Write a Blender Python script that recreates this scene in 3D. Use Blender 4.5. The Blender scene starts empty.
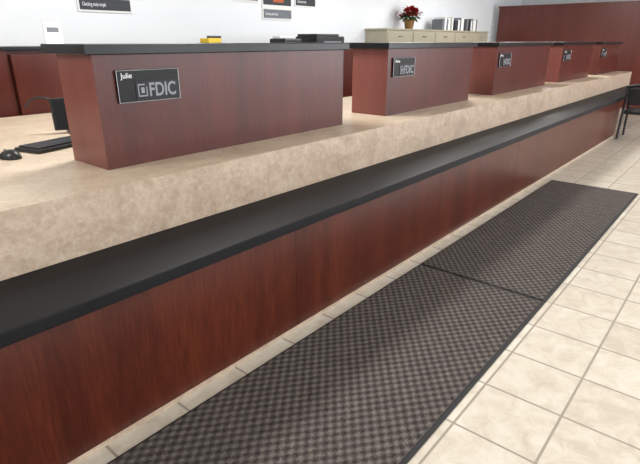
import bpy, bmesh, math, random
from mathutils import Vector, Matrix
random.seed(4)
scene=bpy.context.scene
try:
    scene.view_settings.view_transform='Standard'
    scene.view_settings.look='None'
except Exception as e: print(e)

# ---------------- materials ----------------
def srgb(r,g,b):
    def f(c):
        c/=255.0
        return c/12.92 if c<=0.04045 else ((c+0.055)/1.055)**2.4
    return (f(r),f(g),f(b),1)
class NT:
    def __init__(s,name):
        s.m=bpy.data.materials.new(name); s.m.use_nodes=True
        s.n=s.m.node_tree.nodes; s.l=s.m.node_tree.links
        s.b=s.n['Principled BSDF']
    def node(s,t,**k):
        x=s.n.new(t)
        for a,v in k.items(): setattr(x,a,v)
        return x
    def link(s,a,b): s.l.new(a,b)
    def coord(s,scale=(1,1,1),kind='Object'):
        if kind=='World':
            o=s.node('ShaderNodeNewGeometry').outputs['Position']
        else: o=s.node('ShaderNodeTexCoord').outputs[kind]
        mp=s.node('ShaderNodeMapping'); mp.inputs['Scale'].default_value=scale
        s.link(o,mp.inputs['Vector']); return mp.outputs['Vector']
    def noise(s,vec,scale,detail=4,rough=.55,dist=0):
        x=s.node('ShaderNodeTexNoise'); s.link(vec,x.inputs['Vector'])
        x.inputs['Scale'].default_value=scale; x.inputs['Detail'].default_value=detail
        x.inputs['Roughness'].default_value=rough; x.inputs['Distortion'].default_value=dist
        return x.outputs['Fac']
    def ramp(s,fac,stops):
        x=s.node('ShaderNodeValToRGB'); s.link(fac,x.inputs['Fac'])
        e=x.color_ramp.elements
        e[0].position,e[0].color=stops[0]; e[1].position,e[1].color=stops[-1]
        for p,c in stops[1:-1]:
            q=e.new(p); q.color=c
        return x.outputs['Color']
    def mix(s,fac,a,b,blend='MIX'):
        x=s.node('ShaderNodeMix',data_type='RGBA',blend_type=blend)
        for i,v in ((0,fac),(6,a),(7,b)):
            if hasattr(v,'links') or hasattr(v,'is_output'): s.link(v,x.inputs[i])
            else: x.inputs[i].default_value=v
        return x.outputs[2]
    def math(s,op,a,b=None,c=None):
        x=s.node('ShaderNodeMath',operation=op)
        for i,v in enumerate((a,b,c)):
            if v is None: continue
            if isinstance(v,(int,float)): x.inputs[i].default_value=v
            else: s.link(v,x.inputs[i])
        return x.outputs[0]
    def bump(s,h,strength=.2,dist=.002):
        x=s.node('ShaderNodeBump'); x.inputs['Strength'].default_value=strength
        x.inputs['Distance'].default_value=dist
        s.link(h,x.inputs['Height']); s.link(x.outputs[0],s.b.inputs['Normal'])
    def out(s,col=None,rough=.5,metal=0,spec=None,coat=0):
        if col is not None:
            if isinstance(col,tuple): s.b.inputs['Base Color'].default_value=col
            else: s.link(col,s.b.inputs['Base Color'])
        if isinstance(rough,(int,float)): s.b.inputs['Roughness'].default_value=rough
        else: s.link(rough,s.b.inputs['Roughness'])
        s.b.inputs['Metallic'].default_value=metal
        if spec is not None: s.b.inputs['Specular IOR Level'].default_value=spec
        s.b.inputs['Coat Weight'].default_value=coat
        return s.m
def plain(name,c,rough=.5,metal=0,spec=.5,var=.06):
    t=NT(name); v=t.coord()
    n=t.noise(v,30,3)
    c2=tuple(min(1,x*(1-var*2)) for x in c[:3])+(1,)
    return t.out(t.mix(n,c2,c),rough,metal,spec)
def wood(name,dark,mid,light,axis='Z',rough=.32,spec=.4):
    t=NT(name)
    sc={'Z':(1,1,.06),'X':(.06,1,1)}[axis]
    v=t.coord(sc,'World')
    big=t.noise(v,6,3,.5,.6); fine=t.noise(v,120,4,.65)
    f=t.math('ADD',t.math('MULTIPLY',big,.45),t.math('MULTIPLY',fine,.55))
    col=t.ramp(f,[(.3,dark),(.5,mid),(.72,light)])
    v2=t.coord((1,1,1),'World')
    cl=t.noise(v2,1.3,2)
    col=t.mix(t.math('MULTIPLY',cl,.5),col,dark)
    t.bump(fine,.05,.001)
    return t.out(col,rough,0,spec)
M={}
M['wood']=wood('cherry_wood',srgb(52,19,14),srgb(80,30,22),srgb(102,41,30))
M['wood_panel']=wood('cherry_wood_panel',srgb(47,18,11),srgb(76,31,19),srgb(106,49,30),rough=.3)
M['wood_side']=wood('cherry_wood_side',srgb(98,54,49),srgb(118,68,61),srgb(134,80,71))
M['wood_far']=wood('cherry_wood_far',srgb(78,38,32),srgb(102,52,44),srgb(116,62,52))
def laminate(name,a,b,c,vein,rough):
    t=NT(name); v=t.coord((1,1,1),'World')
    n1=t.noise(v,5,8,.66,.9); n2=t.noise(v,40,5,.65,.3)
    f=t.math('ADD',t.math('MULTIPLY',n1,.62),t.math('MULTIPLY',n2,.38))
    col=t.ramp(f,[(.37,a),(.5,b),(.63,c)])
    n3=t.noise(v,9,5,.6,1.6)
    vv=t.math('ABSOLUTE',t.math('SUBTRACT',n3,.5))
    vf=t.math('MAXIMUM',t.math('SUBTRACT',1.0,t.math('MULTIPLY',vv,45)),0.0)
    col=t.mix(t.math('MULTIPLY',vf,.35),col,vein)
    return t.out(col,rough,0,.4)
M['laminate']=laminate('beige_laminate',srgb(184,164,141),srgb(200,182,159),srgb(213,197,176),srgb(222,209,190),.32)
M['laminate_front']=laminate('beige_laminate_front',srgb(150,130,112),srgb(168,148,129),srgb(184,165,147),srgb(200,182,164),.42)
t=NT('black_ledge_laminate'); v=t.coord((1,1,1),'World'); n=t.noise(v,260,3,.6); n2=t.noise(v,8,3)
t.bump(n,.3,.0012)
M['ledge']=t.out(t.mix(n2,srgb(17,17,19),srgb(27,27,30)),.5,0,.15)
M['cap']=plain('black_cap_laminate',srgb(20,20,23),.3,0,.3)
t=NT('floor_tile'); v=t.coord((1,1,1),'World')
T=.335
sp=t.node('ShaderNodeSeparateXYZ'); t.link(v,sp.inputs[0])
def cellpos(o,off):
    return t.math('DIVIDE',t.math('ADD',o,off+T*60),T)
cx,cy=cellpos(sp.outputs[0],.03),cellpos(sp.outputs[1],.02)
fx,fy=t.math('FRACT',cx),t.math('FRACT',cy)
def edge(f): return t.math('MINIMUM',f,t.math('SUBTRACT',1.0,f))
e=t.math('MINIMUM',edge(fx),edge(fy))
mr=t.node('ShaderNodeMapRange'); t.link(e,mr.inputs[0]); mr.inputs[1].default_value=.010; mr.inputs[2].default_value=.022
inside=mr.outputs[0]
cmb=t.node('ShaderNodeCombineXYZ'); t.link(t.math('FLOOR',cx),cmb.inputs[0]); t.link(t.math('FLOOR',cy),cmb.inputs[1])
wn=t.node('ShaderNodeTexWhiteNoise'); t.link(cmb.outputs[0],wn.inputs[0])
n1=t.noise(v,10,8,.66,.5)
f=t.math('ADD',n1,t.math('MULTIPLY',t.math('SUBTRACT',wn.outputs[0],.5),.14))
col=t.ramp(f,[(.34,srgb(180,169,153)),(.5,srgb(194,184,169)),(.66,srgb(203,195,182))])
col=t.mix(inside,srgb(142,133,120),col)
t.bump(inside,.5,.002)
M['tile']=t.out(col,t.ramp(inside,[(0,(.8,.8,.8,1)),(1,(.28,.28,.28,1))]),0,.5)
# woven mat carpet: alternating light/dark looped tufts
t=NT('woven_mat'); v=t.coord((1,1,1),'World')
sp=t.node('ShaderNodeSeparateXYZ'); t.link(v,sp.inputs[0]); C=.03
nz=t.noise(v,80,3); nz2=t.noise(v,110,3)
X=t.math('ADD',sp.outputs[0],t.math('MULTIPLY',nz,.026)); Y=t.math('ADD',sp.outputs[1],t.math('MULTIPLY',nz2,.026))
px=t.math('SINE',t.math('MULTIPLY',X,math.pi/C)); py=t.math('SINE',t.math('MULTIPLY',Y,math.pi/(C*.8)))
chk=t.math('MULTIPLY_ADD',t.math('MULTIPLY',px,py),.5,.5)
rib=t.math('MULTIPLY_ADD',t.math('SINE',t.math('MULTIPLY',Y,2*math.pi/.012)),.5,.5)
nf=t.noise(v,330,4,.75); nl=t.noise(v,14,3)
f=t.math('ADD',t.math('MULTIPLY',chk,.34),t.math('MULTIPLY',nf,.55))
f=t.math('ADD',f,t.math('MULTIPLY',rib,.07)); f=t.math('ADD',f,t.math('MULTIPLY',nl,.12))
col=t.ramp(f,[(.34,srgb(42,39,39)),(.56,srgb(80,74,71)),(.8,srgb(122,114,108))])
t.bump(f,.4,.003)
M['mat']=t.out(col,.97,0,.05)
M['rubber']=plain('mat_rubber_border',srgb(46,45,46),.75,0,.3)
t=NT('white_wall_paint'); v=t.coord((1,1,1),'World'); n=t.noise(v,1.2,2); nb=t.noise(v,220,2)
t.bump(nb,.08,.001)
M['wall']=t.out(t.mix(n,srgb(226,229,232),srgb(235,237,239)),.85,0,.2)
M['ceil']=plain('ceiling_tile',srgb(225,225,222),.9)
M['white']=plain('white_plastic',srgb(228,228,226),.5)
M['black']=plain('black_plastic',srgb(20,20,22),.4)
M['grey']=plain('grey_plastic',srgb(120,122,126),.5)
M['silver']=plain('silver_metal',srgb(190,192,195),.3,.9)
M['key']=plain('key_plastic',srgb(48,49,52),.5)
M['cabinet']=plain('putty_cabinet_paint',srgb(176,168,146),.5)
M['yellow']=plain('yellow_plastic',srgb(222,186,50),.5)
M['red']=plain('red_bract',srgb(176,22,26),.6)
M['green']=plain('green_leaf',srgb(44,82,34),.6)
M['foil']=plain('pot_foil',srgb(140,106,58),.35,.4)
M['paper']=plain('paper',srgb(236,236,232),.8)
M['lblgrey']=plain('sign_grey_lettering',srgb(134,136,140),.5)
M['lblwhite']=plain('sign_white_lettering',srgb(240,240,240),.5)
M['signblack']=plain('sign_black',srgb(14,14,16),.4,0,.25)
M['signinset']=plain('sign_inset',srgb(30,31,35),.4,0,.25)
M['orange']=plain('poster_orange',srgb(190,96,50),.7)
M['pgrey']=plain('poster_photo_grey',srgb(120,124,132),.6,var=.2)
M['pdark']=plain('poster_dark',srgb(52,54,60),.6)
M['doorglass']=plain('window_frame_paint',srgb(70,68,66),.5)
t=NT('troffer_diffuser'); t.b.inputs['Emission Color'].default_value=(1,.99,.97,1); t.b.inputs['Emission Strength'].default_value=4
M['lamp']=t.out(srgb(240,240,240),.6)

# ---------------- geometry helpers ----------------
def empty(name,loc=(0,0,0),rotz=0):
    o=bpy.data.objects.new(name,None); o.empty_display_size=.1
    o.location=loc; o.rotation_euler=(0,0,rotz); scene.collection.objects.link(o)
    bpy.context.view_layer.update(); return o
def frombm(bm,name,mat,parent=None,loc=(0,0,0),rot=(0,0,0),local=False,smooth=False):
    me=bpy.data.meshes.new(name); bm.normal_update(); bm.to_mesh(me); bm.free()
    for m in (mat if isinstance(mat,list) else [mat]): me.materials.append(m)
    if smooth:
        for p in me.polygons: p.use_smooth=True
    o=bpy.data.objects.new(name,me); scene.collection.objects.link(o)
    o.location=loc; o.rotation_euler=rot
    if parent:
        o.parent=parent
        if not local: o.matrix_parent_inverse=parent.matrix_world.inverted()
    return o
def box(name,x0,x1,y0,y1,z0,z1,mat,parent=None,bev=0,local=False,rot=(0,0,0),seg=2):
    bm=bmesh.new(); bmesh.ops.create_cube(bm,size=1)
    bmesh.ops.scale(bm,vec=(abs(x1-x0),abs(y1-y0),abs(z1-z0)),verts=bm.verts)
    if bev: bmesh.ops.bevel(bm,geom=bm.edges[:],offset=bev,segments=seg,affect='EDGES',profile=.5)
    return frombm(bm,name,mat,parent,((x0+x1)/2,(y0+y1)/2,(z0+z1)/2),rot,local)
def addbox(bm,x0,x1,y0,y1,z0,z1,mi=0,bev=0):
    r=bmesh.ops.create_cube(bm,size=1,matrix=Matrix.Translation(((x0+x1)/2,(y0+y1)/2,(z0+z1)/2))@Matrix.Diagonal((x1-x0,y1-y0,z1-z0,1)))
    fs={f for v in r['verts'] for f in v.link_faces}
    for f in fs: f.material_index=mi
def cyl(name,r0,r1,h,mat,parent=None,loc=(0,0,0),rot=(0,0,0),local=True,seg=20):
    bm=bmesh.new(); bmesh.ops.create_cone(bm,cap_ends=True,segments=seg,radius1=r0,radius2=r1,depth=h)
    return frombm(bm,name,mat,parent,loc,rot,local)
def tube(name,pts,r,mat,parent=None,local=True,cyclic=False):
    cu=bpy.data.curves.new(name,'CURVE'); cu.dimensions='3D'; cu.bevel_depth=r; cu.bevel_resolution=3
    sp=cu.splines.new('BEZIER'); sp.bezier_points.add(len(pts)-1)
    for p,q in zip(sp.bezier_points,pts):
        p.co=q; p.handle_left_type=p.handle_right_type='AUTO'
    sp.use_cyclic_u=cyclic
    o=bpy.data.objects.new(name,cu); cu.materials.append(mat); scene.collection.objects.link(o)
    dg=bpy.context.evaluated_depsgraph_get(); me=bpy.data.meshes.new_from_object(o.evaluated_get(dg))
    bpy.data.objects.remove(o)
    o=bpy.data.objects.new(name,me); scene.collection.objects.link(o)
    if parent:
        o.parent=parent
        if not local: o.matrix_parent_inverse=parent.matrix_world.inverted()
    return o
def text(name,s,size,mat,parent,loc,rot=(math.pi/2,0,0),bold=0,sx=1,align='LEFT'):
    cu=bpy.data.curves.new(name,'FONT'); cu.body=s; cu.size=size; cu.extrude=.0008; cu.offset=bold; cu.align_x=align
    o=bpy.data.objects.new(name,cu); scene.collection.objects.link(o)
    dg=bpy.context.evaluated_depsgraph_get(); me=bpy.data.meshes.new_from_object(o.evaluated_get(dg))
    bpy.data.objects.remove(o)
    me.materials.clear(); me.materials.append(mat)
    o=bpy.data.objects.new(name,me); scene.collection.objects.link(o)
    o.parent=parent; o.location=loc; o.rotation_euler=rot; o.scale=(sx,1,1)
    return o

# ---------------- room ----------------
XL,XR,YF,YB,ZC=-4,16,-4.5,5.8,3.1
box('floor',XL,XR,YF,YB,-.1,0,M['tile'])
box('ceiling',XL,XR,YF,YB,ZC,ZC+.1,M['ceil'])
box('wall_back',XL,XR,YB,YB+.12,0,ZC,M['wall'])
box('wall_left',XL-.12,XL,YF,YB,0,ZC,M['wall'])
box('wall_right',XR,XR+.12,YF,YB,0,ZC,M['wall'])
bm=bmesh.new()
addbox(bm,XL,XR,YF-.12,YF,0,.6); addbox(bm,XL,XR,YF-.12,YF,2.7,ZC)
wx=[(-3,0),(.8,3.8),(4.6,7.6),(8.4,11.4),(12.2,15.2)]
prev=XL
for a,b in wx:
    addbox(bm,prev,a,YF-.12,YF,.6,2.7); prev=b
addbox(bm,prev,XR,YF-.12,YF,.6,2.7)
frombm(bm,'wall_front',M['wall'])
for i,(a,b) in enumerate(wx):
    e=empty('window_%d'%(i+1),((a+b)/2,YF-.06,1.65))
    w=(b-a)/2
    bm=bmesh.new()
    addbox(bm,-w,w,-.03,.03,-1.05,-1.0); addbox(bm,-w,w,-.03,.03,1.0,1.05)
    addbox(bm,-w,-w+.05,-.03,.03,-1,1); addbox(bm,w-.05,w,-.03,.03,-1,1); addbox(bm,-.025,.025,-.03,.03,-1,1)
    frombm(bm,'frame',M['doorglass'],e,local=True)
    L=bpy.data.lights.new('daylight','AREA'); L.shape='RECTANGLE'; L.size=b-a-.2; L.size_y=1.9
    L.energy=[84,96,118,165,225][i]; L.color=(.92,.96,1)
    o=bpy.data.objects.new('window_daylight_%d'%(i+1),L); scene.collection.objects.link(o)
    o.location=((a+b)/2,YF+.08,1.65); o.rotation_euler=(math.radians(90),0,0); 
e=empty('wall_cherry_partition',(14.0,0,0))
box('panel',14.0,14.12,-4.5,5.62,0,2.34,M['wood_far'],e)
box('top_rail',13.98,14.14,-4.5,5.64,2.30,2.345,M['wood_far'],e)
for x in (-1.5,2.5,6.5,10.5):
    for y in (-1.5,3.2):
        e=empty('ceiling_light',(x,y,ZC-.03))
        box('diffuser',-.58,.58,-.28,.28,-.012,.0,M['lamp'],e,local=True)
        bm=bmesh.new(); addbox(bm,-.62,.62,.28,.31,-.02,.03); addbox(bm,-.62,.62,-.31,-.28,-.02,.03); addbox(bm,.58,.62,-.28,.28,-.02,.03); addbox(bm,-.62,-.58,-.28,.28,-.02,.03)
        frombm(bm,'frame',M['white'],e,local=True)
        L=bpy.data.lights.new('troffer','AREA'); L.shape='RECTANGLE'; L.size=1.1; L.size_y=.5; L.energy=82 if y>0 else 48; L.color=(1,.995,.985)
        o=bpy.data.objects.new('troffer_lamp',L); scene.collection.objects.link(o); o.location=(x,y,ZC-.07)
W=bpy.data.worlds.new('World'); scene.world=W; W.use_nodes=True
W.node_tree.nodes['Background'].inputs[0].default_value=(.85,.92,1,1); W.node_tree.nodes['Background'].inputs[1].default_value=1.0

# ---------------- teller counter ----------------
X0,X1=-2.0,12.0; ZT=.93; ZL=.673; YL=1.577; YBG=1.97; YW=1.635
c=empty('teller_counter',(5,2,0))
box('worktop',X0,X1,YBG,3.4,ZT-.03,ZT,M['laminate'],c)
box('worktop_return',X0,2.3,3.4,4.54,ZT-.03,ZT,M['laminate'],c)
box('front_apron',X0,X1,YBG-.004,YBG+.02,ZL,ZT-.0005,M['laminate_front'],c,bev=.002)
box('purse_ledge',X0,X1,YL,YBG+.02,ZL-.05,ZL,M['ledge'],c,bev=.006,seg=4)
xw=9.6; i=0
edges=[X0,.15,1.75,3.35,4.95,6.55,8.1,xw]
for a,b in zip(edges[:-1],edges[1:]):
    i+=1
    box('base_panel_%d'%i,a+.0006,b-.0006,YW,YW+.02,.035,ZL-.05,M['wood_panel'],c,bev=.0006,seg=1)
box('base_carcass',X0,xw-.004,YW+.02,3.3,0,ZL-.052,M['wood_panel'],c)
box('upper_carcass',X0,X1-.05,YBG+.022,3.3,ZL-.04,ZT-.032,M['wood_panel'],c)
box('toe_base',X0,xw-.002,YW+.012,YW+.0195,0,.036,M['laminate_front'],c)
box('end_panel',X1-.06,X1-.02,2.2,3.3,0,ZL-.052,M['wood_panel'],c)
box('knee_back_panel',xw,X1-.06,2.6,2.64,0,ZL-.052,M['wood_panel'],c)

# ---------------- privacy blocks ----------------
def plate(parent,x,z,w,h,y,name_txt=None):
    p=empty('teller_sign',(x,y-.001,z))
    box('backing',0,w,-.012,0,-h,0,M['signblack'],p,bev=.003,local=True)
    for nm,q in (('rim_top',[(.002,-.013,-.002),(w-.002,-.013,-.002)]),('rim_bottom',[(.002,-.013,-h+.002),(w-.002,-.013,-h+.002)]),
                 ('rim_left',[(.002,-.013,-.002),(.002,-.013,-h+.002)]),('rim_right',[(w-.002,-.013,-.002),(w-.002,-.013,-h+.002)])):
        tube(nm,q,.0012,M['silver'],p)
    box('inset',w*.27,w-.01,-.015,-.011,-h+.010,-h*.36,M['signinset'],p,local=True)
    text('agency_letters','FDIC',.088,M['lblgrey'],p,(w*.47,-.0155,-h+.024),bold=.0015,sx=.80)
    bm=bmesh.new()
    addbox(bm,w*.30,w*.315,-.017,-.0145,-h+.024,-h+.082); addbox(bm,w*.315,w*.43,-.017,-.0145,-h+.024,-h+.030)
    addbox(bm,w*.315,w*.41,-.017,-.0145,-h+.076,-h+.082); addbox(bm,w*.43,w*.445,-.017,-.0145,-h+.024,-h+.070)
    addbox(bm,w*.35,w*.40,-.017,-.0145,-h+.040,-h+.066)
    frombm(bm,'seal',M['lblgrey'],p,local=True)
    if name_txt: text('name_letters',name_txt,.034,M['lblwhite'],p,(.022,-.0135,-.036))
YK=2.25; D=.34; ZCAP=1.488
blocks=[(1.125,2.93),(3.50,5.05),(5.68,7.5),(8.1,9.8),(10.4,11.97)]
names=['Julie','Anna','Mary','Susan','Karen']
for (a,b),nm in zip(blocks,names):
    e=empty('privacy_divider',((a+b)/2,YK+D/2,ZT))
    bm=bmesh.new(); addbox(bm,a,b,YK,YK+D,ZT,ZCAP-.042)
    o=frombm(bm,'wood_body',[M['wood'],M['wood_side']],e)
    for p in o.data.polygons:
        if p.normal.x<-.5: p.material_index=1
    box('black_cap',a-.04,b+.03,YK-.03,YK+D+.06,ZCAP-.045,ZCAP,M['cap'],e,bev=.004)
    plate(e,a+(.095 if a<2 else .065),ZT+.445,.335,.147,YK,nm)

# ---------------- rear credenza ----------------
e=empty('rear_credenza',(5,4.8,0))
for i,(a,b) in enumerate([(-2,1.62),(2.32,3.7),(3.7,5.1),(5.1,6.5),(6.5,7.9),(7.9,9.3),(9.3,10.7)]):
    box('cherry_panel_%d'%i,a+.002,b-.002,4.6,4.62,0,1.43,M['wood'],e)
box('cherry_panel_short',1.63,2.3,4.56,4.62,ZT,1.40,M['wood'],e)
box('cherry_panel_low',1.63,2.3,4.6,4.62,0,ZT-.03,M['wood'],e)
box('carcass',-2,10.7,4.62,5.05,0,1.428,M['wood'],e)
box('black_top',-2.02,10.72,4.58,5.08,1.43,1.46,M['cap'],e,bev=.003)

# ---------------- tall filing cabinets ----------------
e=empty('filing_cabinet',(10.4,5.5,0))
for i in range(5):
    a=8.2+i*.9
    box('case_%d'%i,a+.004,a+.896,5.32,5.78,0,1.69,M['cabinet'],e,bev=.005)
    for j in range(4):
        box('drawer_%d_%d'%(i,j),a+.03,a+.87,5.305,5.322,.06+j*.405,.44+j*.405,M['cabinet'],e,bev=.003)
        box('pull_%d_%d'%(i,j),a+.38,a+.52,5.29,5.306,.36+j*.405,.38+j*.405,M['silver'],e)
box('top_board',8.18,12.72,5.30,5.79,1.69,1.715,M['cabinet'],e)

def leaf(bm,origin,ang,tilt,L,Wd,mi):
    d=Vector((math.cos(ang)*math.cos(tilt),math.sin(ang)*math.cos(tilt),math.sin(tilt)))
    s=Vector((-math.sin(ang),math.cos(ang),0))
    o=Vector(origin)
    prof=[(0,.05,0),(.25,.7,.05),(.5,1,.06),(.75,.6,.02),(1,.0,-.08)]
    L_=[];R_=[];C_=[]
    for tt,w,z in prof:
        p=o+d*L*tt+Vector((0,0,z*L))
        C_.append(bm.verts.new(p)); L_.append(bm.verts.new(p+s*Wd*w*.5+Vector((0,0,.03*w*L)))); R_.append(bm.verts.new(p-s*Wd*w*.5+Vector((0,0,.03*w*L))))
    for i in range(4):
        for A,B in ((C_,L_),(R_,C_)):
            f=bm.faces.new((A[i],A[i+1],B[i+1],B[i])); f.material_index=mi
p=empty('poinsettia_plant',(9.26,5.5,1.715))
cyl('foil_pot',.075,.105,.16,M['foil'],p,(0,0,.08))
cyl('foil_frill',.10,.125,.03,M['foil'],p,(0,0,.165))
tube('stem',[(0,0,.1),(0,0,.3)],.012,M['green'],p)
bm=bmesh.new()
for i in range(34):
    a=random.random()*6.28; leaf(bm,(math.cos(a)*.05,math.sin(a)*.05,.17+random.random()*.08),a,random.uniform(-.3,.5),.2,.1,1)
for i in range(90):
    a=random.random()*6.28; r=random.random()*.17
    leaf(bm,(math.cos(a)*r,math.sin(a)*r,.26+random.random()*.12-r*.4),random.random()*6.28,random.uniform(-.1,.6),.16,.09,0)
frombm(bm,'bracts_and_leaves',[M['red'],M['green']],p,local=True)
p=empty('binder_row',(11.4,5.5,1.715))
x=-1.0
for i in range(22):
    w=random.choice([.05,.065,.08]); h=random.uniform(.2,.27)
    m=random.choice([M['pdark'],M['paper'],M['pgrey'],M['grey'],M['paper'],M['black']])
    if i in (5,6,13): x+=.1
    box('binder_%d'%i,x,x+w,-.13,.12,0,h,m,p,bev=.004,local=True); x+=w+.003
p=empty('office_printer',(5.75,4.83,1.46))
box('body',-.3,.3,-.2,.2,0,.10,M['black'],p,bev=.015,local=True)
box('lid',-.28,.2,-.18,.18,.10,.13,M['pdark'],p,bev=.01,local=True)
box('tray',-.2,.18,-.24,-.2,.02,.035,M['grey'],p,local=True)
p=empty('cash_counter',(5.05,4.83,1.46))
box('body',-.16,.16,-.14,.14,0,.07,M['black'],p,bev=.015,local=True)
box('hopper',-.12,.12,-.02,.12,.07,.10,M['white'],p,bev=.008,local=True)
p=empty('paper_tray',(3.84,4.83,1.46))
box('base',-.13,.13,-.1,.1,0,.02,M['black'],p,bev=.004,local=True)
box('yellow_pad',-.10,.08,-.08,.08,.02,.07,M['yellow'],p,bev=.006,local=True)
box('stapler',-.05,.13,-.02,.02,.07,.095,M['black'],p,bev=.006,local=True)
p=empty('countertop_sign',(2.07,4.75,1.46))
box('foot',-.08,.08,-.04,.04,0,.01,M['white'],p,local=True)
box('sheet',-.075,.075,-.006,.006,.01,.19,M['paper'],p,local=True)
box('print',-.05,.05,-.008,-.006,.11,.15,M['pgrey'],p,local=True)

def poster(x0,x1,zb,h,top,strip):
    e=empty('wall_poster',((x0+x1)/2,YB,zb+h/2)); w=(x1-x0)/2
    box('board',-w,w,-.02,-.001,-h/2,h/2,M['paper'],e,local=True)
    box('picture',-w+.02,w-.02,-.023,-.02,-h/2+.2,h/2-.02,top,e,local=True)
    box('strip',-w+.02,w-.02,-.023,-.02,-h/2+.02,-h/2+.14,strip,e,local=True)
    box('figure',-w*.3,w*.4,-.026,-.023,-h/2+.24,h/2-.12,M['orange'],e,local=True)
    text('headline','Checking made simple',.055,M['lblwhite'],e,(-w+.05,-.0245,-h/2+.06),sx=min(1,w*1.7))
poster(2.83,3.47,1.80,.9,M['pgrey'],M['pdark'])
poster(5.03,5.5,2.02,.7,M['pgrey'],M['pdark'])
poster(5.57,6.2,1.80,.9,M['pdark'],M['pgrey'])
poster(6.27,6.77,2.0,.7,M['pgrey'],M['pdark'])

# keyboard, mouse, low desk monitor
k=empty('computer_keyboard',(1.28,3.03,ZT),math.radians(16))
box('tray',-.25,.25,-.10,.10,0,.022,M['black'],k,bev=.005,local=True)
bm=bmesh.new()
for r in range(5):
    for q in range(15):
        addbox(bm,-.232+q*.031,-.232+q*.031+.026,-.08+r*.033,-.08+r*.033+.028,.022,.031)
frombm(bm,'keys',M['key'],k,local=True)
m=empty('computer_mouse',(.93,2.89,ZT),math.radians(100))
bm=bmesh.new(); bmesh.ops.create_uvsphere(bm,u_segments=24,v_segments=14,radius=1)
for v in bm.verts:
    v.co=Vector((v.co.x*.075,v.co.y*.045,max(0,v.co.z)*.045*(1-.25*v.co.x)))
frombm(bm,'shell',M['black'],m,local=True,smooth=True)
cyl('wheel',.01,.01,.006,M['grey'],m,(.035,0,.036),(math.pi/2,0,0))
tube('cable',[(.07,0,.006),(.13,-.03,.004),(.18,-.12,.004),(.2,-.2,.004)],.002,M['black'],m)
p=empty('computer_monitor',(1.60,3.40,ZT),math.radians(-18))
box('base',-.12,.12,-.09,.09,0,.014,M['black'],p,bev=.005,local=True)
box('neck',-.03,.03,.02,.045,.01,.12,M['black'],p,bev=.004,local=True)
box('panel',-.2,.2,-.018,.018,.02,.225,M['black'],p,bev=.006,local=True,rot=(-.2,0,0))
box('screen',-.185,.185,-.0215,-.018,.035,.21,M['signinset'],p,local=True,rot=(-.2,0,0))
tube('cable_arc',[(-.15,.03,.15),(-.22,.04,.225),(-.30,.05,.215),(-.34,.06,.17)],.007,M['black'],p)

# ---------------- mats ----------------
def floormat(x0,x1,y0,y1):
    e=empty('floor_mat',((x0+x1)/2,(y0+y1)/2,0))
    box('rubber_base',x0,x1,y0,y1,0,.006,M['rubber'],e,bev=.002)
    box('woven_pile',x0+.012,x1-.012,y0+.022,y1-.014,.006,.011,M['mat'],e,bev=.002)
floormat(-.6,2.955,.685,1.555)
floormat(2.965,6.0,.685,1.555)

# ---------------- chair at open end ----------------
ch=empty('side_chair',(9.55,1.30,0),math.radians(-90))
for s in (-1,1):
    tube('front_leg_%d'%s,[(s*.24,.24,0.016),(s*.24,.23,.44)],.017,M['black'],ch)
    tube('rear_leg_%d'%s,[(s*.24,-.26,0.018),(s*.235,-.22,.44),(s*.22,-.30,.84)],.020,M['black'],ch)
    tube('armrest_%d'%s,[(s*.24,.22,.44),(s*.245,.17,.6),(s*.245,-.05,.63),(s*.23,-.25,.62)],.018,M['black'],ch)
box('seat',-.23,.23,-.22,.25,.41,.475,M['black'],ch,bev=.02,local=True)
tube('back_top',[(-.22,-.30,.84),(0,-.33,.87),(.22,-.30,.84)],.024,M['black'],ch)
box('back_pad',-.2,.2,-.29,-.255,.56,.83,M['black'],ch,bev=.015,local=True,rot=(.18,0,0))
p=empty('wall_thermostat',(13.97,1.95,1.35))
box('plate',-.01,.01,-.08,.08,-.12,.12,M['white'],p,bev=.004,local=True)
cyl('dial',.05,.045,.02,M['black'],p,(-.02,0,.03),(0,math.pi/2,0))

# ---------------- camera ----------------
f=500.0
d1=Vector((450,191,-f)).normalized()
th=math.atan(191/f); up=Vector((0,math.cos(th),math.sin(th)))
yy=up.cross(d1).normalized()
R=Matrix((d1,yy,up))
cam=bpy.data.cameras.new('Camera'); cam.sensor_width=36; cam.lens=f/640*36; cam.clip_end=100
co=bpy.data.objects.new('Camera',cam); scene.collection.objects.link(co)
co.matrix_world=Matrix.Translation((0,0,1.5))@R.to_4x4()
scene.camera=co
